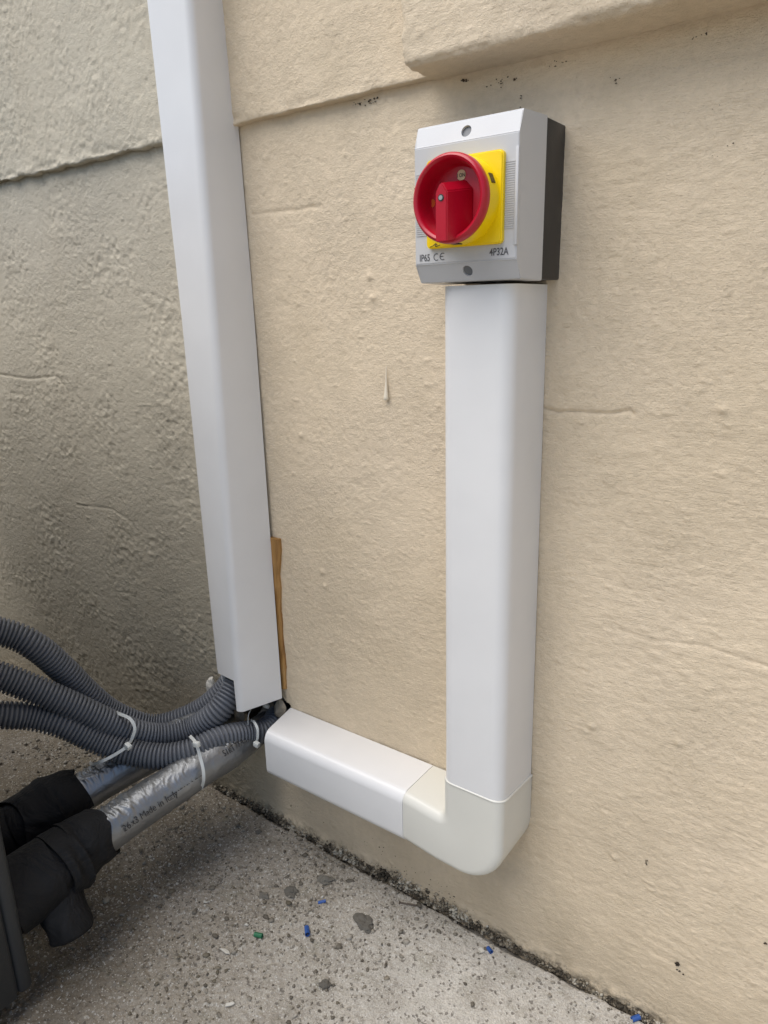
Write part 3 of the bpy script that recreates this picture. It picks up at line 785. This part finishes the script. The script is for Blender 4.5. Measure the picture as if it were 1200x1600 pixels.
p1, path1 = foil_pipe('nearer foil-covered pipe printed with Made in Italy, ending in black foam',
    [PD(110, 1338, 1.325), PD(175, 1292, 1.372), PD(215, 1264, 1.405), PD(250, 1241, 1.433), PD(315, 1199, 1.488), PD(355, 1176, 1.53), PD(390, 1152, 1.58), PD(418, 1130, 1.65), PD(430, 1110, 1.72)],
    [.0405, .0405, .0405, .040, .039, .037, .0320, .028, .027], 3)
p2, path2 = foil_pipe('farther foil-covered pipe behind the conduits, ending in black foam',
    [PD(90, 1262, 1.44), PD(150, 1226, 1.485), PD(210, 1191, 1.53), PD(270, 1158, 1.58), PD(325, 1128, 1.62), PD(365, 1098, 1.68), PD(400, 1070, 1.74)],
    [.039, .039, .039, .039, .039, .038, .036], 8)
# print on the near pipe
def on_pipe(path, t0px, lift=.0006, ang0=0.0):
    T, N, B = frames(path[:, :3]); s = np.r_[0, np.cumsum(np.linalg.norm(np.diff(path[:, :3], axis=0), axis=1))]
    def start(px):
        xs = np.array([project(q)[0] for q in path[::6, :3]]); return np.interp(px, xs, s[::6])
    s0 = start(t0px)
    def f(a, b):
        k = min(len(s) - 1, max(0, int(np.searchsorted(s, s0 + a)))); r = path[k, 3] + lift
        view = CAM - path[k, :3]; view -= T[k] * (view @ T[k]); view /= np.linalg.norm(view)
        upv = np.cross(T[k], view); upv = upv if upv[2] > 0 else -upv
        th = ang0 + b / r
        return path[k, :3] + r * (math.cos(th) * view + math.sin(th) * upv)
    return f
text('lettering', '26x3 Made in Italy', .0195, on_pipe(path1, 180, .0030, -.52), M_ink, p1, 0, .82)
text('lettering', '- - ---- -- - ----', .0150, on_pipe(path1, 257, .0022, -.42), M_ink, p1, 0, .80)
text('lettering', 'S1RT 7X4.30', .0190, on_pipe(path1, 338, .0022, -.10), M_ink, p1, 0, .66)

# ---------------------------------------------------------------- black foam lagging on both pipes
def foam(parent, name, pts, radii, sides=56, seed=0, amp=.0055, ragged=.006, cap=True):
    P4 = np.hstack([np.array(pts), np.array(radii)[:, None]]); path, s, L = resample(spline(P4, 20), .003)
    def dsp(pa, th):
        Sx, T = np.meshgrid(np.arange(len(pa)) * .003, th, indexing='ij')
        return amp * fbm(np.stack([Sx * 22, np.cos(T) * 1.2, np.sin(T) * 1.2], -1), 1, 3, seed + 90) + amp * .8 * np.sign(np.sin(T * 1 + Sx * 30 + seed)) * 0
    return tube(name, path[:, :3], path[:, 3], M_foam, parent, sides=sides, disp=dsp, cap=cap)
def wrapsheet(parent, c0, c1, r0, r1, seed, skew=.0, thick=.0035, sweep=335, start=40):
    """overlapping sheet of foam rolled round the pipe: spiral cross-section, ragged ends"""
    ax = c1 - c0; L = np.linalg.norm(ax); ax /= L
    up = np.array([0, 0, 1.]); n = up - ax * (up @ ax); n /= np.linalg.norm(n); b = np.cross(ax, n)
    nt, ns = 90, 24; V = []
    for k in range(nt):
        f = k / (nt - 1); th = math.radians(start + (sweep + 60) * f)
        for j in range(ns):
            g = j / (ns - 1); r = (r0 * (1 - g) + r1 * g) + .006 * f ** 2 + .0040 * float(vnoise(np.array([f * 5, g * 3, seed]), 5))
            e = skew * (f - .5) + .012 * float(vnoise(np.array([f * 5, 0, seed + (3 if g > .5 else 0)]), 7)) * abs(g - .5) * 2
            V.append(c0 + ax * (L * g + e) + r * (math.cos(th) * n + math.sin(th) * b))
    o = shell('foam_wrap', np.array(V).reshape(nt, ns, 3), M_foam, parent, thick, 40); return o
# near pipe: collar, swollen joint, stub hanging down, run into the unit
a = path1[:, :3]
foam(p1, 'foam_joint', [PD(158, 1306, 1.352), PD(142, 1311, 1.345), PD(116, 1330, 1.335), PD(92, 1350, 1.315), PD(68, 1366, 1.29), np.array([-1.148, -.552, -.975]), np.array([-1.150, -.594, -.983]), np.array([-1.152, -.66, -.99])],
     [.041, .0520, .0590, .0620, .0580, .0560, .0570, .0560], seed=1)
foam(p1, 'foam_stub', [PD(90, 1372, 1.305), PD(97, 1410, 1.29), PD(105, 1440, 1.28), PD(110, 1457, 1.276), PD(111.5, 1461, 1.276)], [.0430, .0400, .0390, .0384, .0366], seed=2)
wrapsheet(p1, PD(110, 1329, 1.33), PD(159, 1298, 1.365), .0555, .0465, 1, skew=.03, start=150)
wrapsheet(p1, PD(84, 1354, 1.305), PD(122, 1332, 1.335), .0645, .0600, 2, skew=.05, start=200)
wrapsheet(p1, np.array([-1.150, -.590, -.983]), PD(72, 1366, 1.295), .0590, .0625, 6, skew=.03, start=110)
foam(p2, 'foam_joint', [PD(122, 1244, 1.465), PD(108, 1249, 1.455), PD(90, 1258, 1.445), PD(66, 1272, 1.43), PD(40, 1288, 1.415), PD(12, 1303, 1.40), PD(-60, 1335, 1.34)],
     [.041, .052, .061, .065, .060, .054, .052], seed=4)
wrapsheet(p2, PD(68, 1268, 1.43), PD(124, 1240, 1.475), .0630, .0510, 3, skew=.035, start=60)
wrapsheet(p2, PD(26, 1297, 1.40), PD(76, 1268, 1.435), .0620, .0665, 4, skew=.04, start=150)

# ---------------------------------------------------------------- cable ties
def strap(name, parent, pts, w=.0062, th=.0016, closed=False):
    path, s, L = resample(spline(pts, 14), .003)
    T = np.gradient(path, axis=0); T /= np.linalg.norm(T, axis=1)[:, None]
    V = []
    for q, t in zip(path, T):
        view = CAM - q; view /= np.linalg.norm(view); side = np.cross(t, view); side /= np.linalg.norm(side); nn = np.cross(side, t)
        for a_, b_ in ((-.5, -.5), (.5, -.5), (.5, .5), (-.5, .5)): V.append(q + side * w * a_ + nn * th * b_)
    F = [tuple(f) for f in grid_faces(len(path), 4, True).tolist()] + [(3, 2, 1, 0), tuple(range(len(V) - 4, len(V)))]
    return mkmesh(name, V, F, M_tie, parent, smooth=False)
def tie_head(parent, c, s=.0085, rz=.3):
    c = np.array(c); return box('tie_head', c - [s * .8, s * .55, s * .62], c + [s * .8, s * .55, s * .62], M_tie, parent, .0012, 2, Matrix.Rotation(rz, 3, 'Y'))
def cable_tie(label, pts, head, w=.0062, extra=None, rz=.3):
    t = thing('cable_tie', label, 'cable tie', head, 'white cable ties round the conduits')
    strap('strap', t, pts, w); tie_head(t, head, rz=rz)
    if extra: strap('strap_tail', t, extra, w)
    return t
cable_tie('cable tie with square head binding the middle and lowest conduits near the bend, slanting strap',
    [PD(172, 1110, 1.535), PD(186, 1115, 1.478), PD(203, 1123, 1.464), PD(210.5, 1137, 1.460), PD(207, 1152, 1.461), PD(200, 1165, 1.463)], PD(200, 1166, 1.440),
    extra=[PD(197, 1168, 1.443), PD(178, 1180, 1.440), PD(158, 1190, 1.441), PD(146, 1194, 1.475), PD(140, 1192, 1.52)], rz=.35)
cable_tie('cable tie holding the lowest conduit to the nearer foil pipe below its square head',
    [PD(297, 1150, 1.49), PD(304, 1158, 1.450), PD(308, 1166, 1.437), PD(313, 1184, 1.434), PD(317.5, 1203, 1.430), PD(318, 1220, 1.436), PD(314, 1234, 1.465)], PD(307, 1163, 1.430), rz=-.15)
cable_tie('cable tie round the lowest conduit beside the horizontal trunking end',
    [PD(392, 1126, 1.57), PD(397, 1128, 1.548), PD(402, 1138, 1.537), PD(402.5, 1150, 1.537), PD(401, 1160, 1.542)], PD(401, 1163, 1.533), w=.0052, rz=.1)
o = tube('wire_end', resample(spline([PD(392, 1109, 1.56), PD(388.5, 1116, 1.55), PD(387.5, 1126, 1.548), PD(388, 1140, 1.546)], 8), .003)[0], .0009, M_tie, None, sides=6)
tag(o, 'thin pale wire hanging from the foot of the tall trunking', 'wire')

# ---------------------------------------------------------------- rubble and loose things round the hole
def rock(name, c, s, mat, label, cat, group=None, sub=3, amp=.25, seed=0, parent=None):
    bm = bmesh.new(); bmesh.ops.create_icosphere(bm, subdivisions=sub, radius=1); V = np.array([v.co[:] for v in bm.verts]); F = [tuple(v.index for v in f.verts) for f in bm.faces]; bm.free()
    V = V * (1 + amp * fbm(V, 1.3, 3, seed)[:, None] + .08 * fbm(V, 5, 2, seed + 3)[:, None]) * np.array(s) + np.array(c)
    o = mkmesh(name, V, F, mat, parent, smooth=False, attr=np.full(len(V), .5 + .3 * math.sin(seed)))
    if label: tag(o, label, cat, group)
    return o
rock('brick_fragment', PD(438, 1109, 1.592), (.019, .012, .024), M_rub, 'broken brick lump in the wall hole beside the horizontal trunking', 'rubble', seed=2, sub=2, amp=.7)
rock('brick_fragment', PD(424, 1106, 1.64), (.010, .008, .014), M_rub, 'smaller broken brick chip under the tall trunking corner', 'rubble', seed=5, sub=2, amp=.7)
rock('mortar_fragment', PD(374, 1116, 1.61), (.013, .010, .018), M_rub, 'tan mortar lump between the conduits below the tall trunking', 'rubble', seed=8, sub=2, amp=.7)
rock('mortar_fragment', PD(377, 1101, 1.61), (.010, .010, .010), M_plaster, 'pale mortar chip just under the notch of the tall trunking', 'rubble', seed=9)
rock('plaster_lump', PD(330, 1074, 1.70), (.014, .012, .028), M_plaster, 'white plaster lump left of the tall trunking foot', 'plaster', seed=4)
rock('foam_scrap', PD(326, 1086, 1.70), (.009, .007, .007), M_foam, 'small black foam scrap under the white plaster lump', 'scrap', seed=6)
rock('plaster_chip', PD(416, 1103, 1.60), (.008, .006, .006), M_plaster, 'small white plaster chip on the lower edge of the tall trunking', 'plaster', seed=7)

# ---------------------------------------------------------------- debris on the ground
def G(px, py, lift=0.):
    q = U(px, py, 2, -1.17); q[2] = gz(q[0], q[1]) + lift; return q
def scrap(px, py, L, r, ang, mat, label):
    c = G(px, py, r * .8); d = np.array([math.cos(ang), math.sin(ang), .08]) * L / 2
    path = np.linspace(c - d, c + d, 8); T, N, B = frames(path); th = np.linspace(0, 2 * np.pi, 14, endpoint=False)
    V = (path[:, None] + r * (np.cos(th)[None, :, None] * N[:, None] + np.sin(th)[None, :, None] * B[:, None])).reshape(8, 14, 3)
    o = shell('plastic_scrap', V[:, list(range(14)) + [0]], mat, tmp, .0010, 40); o.parent = None; o.matrix_parent_inverse = Matrix.Identity(4)
    tag(o, label, 'plastic scrap')
tmp = thing('tmp', 'x', 'x', (0, 0, -FZ))
scrap(480, 1457, .019, .0040, -.75, M_blue, 'bright blue plastic tube offcut on the concrete, right of the green one')
scrap(404, 1463.5, .017, .0036, .30, M_green, 'green plastic tube offcut on the concrete')
scrap(503, 1410, .016, .0023, .85, M_blue, 'thin blue plastic sliver farthest up the concrete')
scrap(765, 1486, .012, .0030, -.5, M_blue, 'tiny blue plastic offcut beside a white paint chip')
scrap(993, 1594, .015, .0035, .9, M_blue, 'blue plastic offcut at the bottom edge beside the wall')
bpy.data.objects.remove(tmp)
a, b = G(624, 1411, .0022), G(651, 1416.5, .0022)
nail = thing('nail', 'rusty nail lying on the concrete near the wall foot', 'nail', (a + b) / 2)
tube('shank', np.linspace(a, b, 6), .0016, M_rust, nail, sides=10)
tube('nail_head', np.linspace(a - (b - a) * .01, a + (b - a) * .04, 3), .0034, M_rust, nail, sides=12)
def lump(px, py, s, label, seed, k=3):
    c = G(px, py, .002)
    rock('mortar_lump', c, (s, s * .75, s * .38), M_lump, label, 'mortar lump', 'dark mortar lumps on the concrete', sub=4, amp=.75, seed=seed)
lump(570, 1443, .021, 'largest dark mortar lump, on the concrete right of the blue offcut', 31)
lump(509, 1376, .015, 'dark mortar lump highest up the concrete below the horizontal trunking', 33)
lump(456, 1395, .015, 'rounded dark mortar lump left of the thin blue sliver', 35)
lump(508, 1538, .010, 'small dark mortar lump at the lower middle of the concrete', 37)
lump(412, 1400, .011, 'small dark lump beside the left conduit side of the rounded lump', 39)
lump(404, 1302, .007, 'little dark lump on the slab near the foot of the wall corner', 41)
def chip(px, py, s, ang, label, seed):
    c = G(px, py, .0025); n = 7; r = np.random.default_rng(seed); a = np.sort(r.uniform(0, 2 * np.pi, n))
    P2 = np.stack([np.cos(a) * s * r.uniform(.6, 1.1, n), np.sin(a) * s * .5 * r.uniform(.6, 1.1, n)], 1)
    R2 = np.array([[math.cos(ang), -math.sin(ang)], [math.sin(ang), math.cos(ang)]]); P2 = P2 @ R2.T
    z = r.uniform(-.0012, .0022, n)
    V = [(c[0] + x, c[1] + y, c[2] + zz_) for (x, y), zz_ in zip(P2, z)] + [(c[0] + x, c[1] + y, c[2] + zz_ - .0014) for (x, y), zz_ in zip(P2, z)]
    F = [tuple(range(n)), tuple(range(2 * n - 1, n - 1, -1))] + [(k, k + n, (k + 1) % n + n, (k + 1) % n) for k in range(n)]
    o = mkmesh('paint_chip', V, F, M_plaster, None, smooth=False, attr=np.full(len(V), r.uniform(0, 1)))
    tag(o, label, 'chip', 'pale chips on the concrete')
chip(352, 1489, .013, .2, 'longest white chip on the concrete, below the green offcut', 1)
chip(752, 1487, .012, 1.1, 'white chip beside the tiny blue offcut near the wall', 2)
chip(323, 1413, .008, .5, 'pale pinkish chip left on the concrete above the green offcut', 3)
chip(359, 1570, .009, .8, 'pale chip lowest on the concrete, near the bottom edge', 4)
chip(386, 1447, .006, 1.0, 'small white chip just above the green offcut', 5)
chip(244, 1402, .006, .3, 'small white chip on the brown concrete right of the black foam stub', 6)
chip(445, 1421, .005, 1.4, 'small white chip between the rounded lump and the green offcut', 7)

n = 26000
px_ = rng.uniform(-1.9, .02, n); py_ = -rng.beta(1.1, 1.6, n) * .72 - .006
dens = .5 + .5 * fbm(np.stack([px_, py_, 0 * px_], 1), 9, 3, 101); keep = rng.uniform(0, 1, n) < (.25 + .75 * sst(-px_, .35, .8)) * sst(dens, .25, .7)
px_, py_ = px_[keep], py_[keep]
sz = rng.gamma(1.3, .00105, len(px_)).clip(.0006, .0075)
P = np.stack([px_, py_, -1.17 + ground_h(px_, py_) + sz * .2], 1)
tag(rocks('grit', P, sz, M_peb, None, tint=rng.beta(1.2, 1.6, len(px_))), 'loose sand grit and crumbs scattered over the concrete', 'grit', kind='stuff')

n = 2400
cxs = rng.uniform(-1.25, -.45, 90); cys = -rng.uniform(.01, .52, 90)
k = rng.integers(0, 90, n); px_ = cxs[k] + rng.normal(0, .022, n); py_ = np.minimum(cys[k] + rng.normal(0, .018, n), -.004)
m = rng.uniform(0, 1, n) < .08 + .92 * sst(-px_, .6, .95); px_, py_ = px_[m], py_[m]
sz = rng.gamma(1.4, .00095, len(px_)).clip(.0007, .0075)
P = np.stack([px_, py_, -1.17 + ground_h(px_, py_) + sz * .15], 1)
M_dirt = tint_mat('dirt_clods', [(0, (.14, .12, .085)), (.6, (.27, .235, .18)), (1, (.45, .41, .34))])
tag(rocks('dirt_crumbs', P, sz, M_dirt, None, flat=.5, tint=rng.beta(1.1, 1.9, len(px_))), 'brown dirt and mortar crumbs clustered on the shaded concrete', 'dirt', kind='stuff')
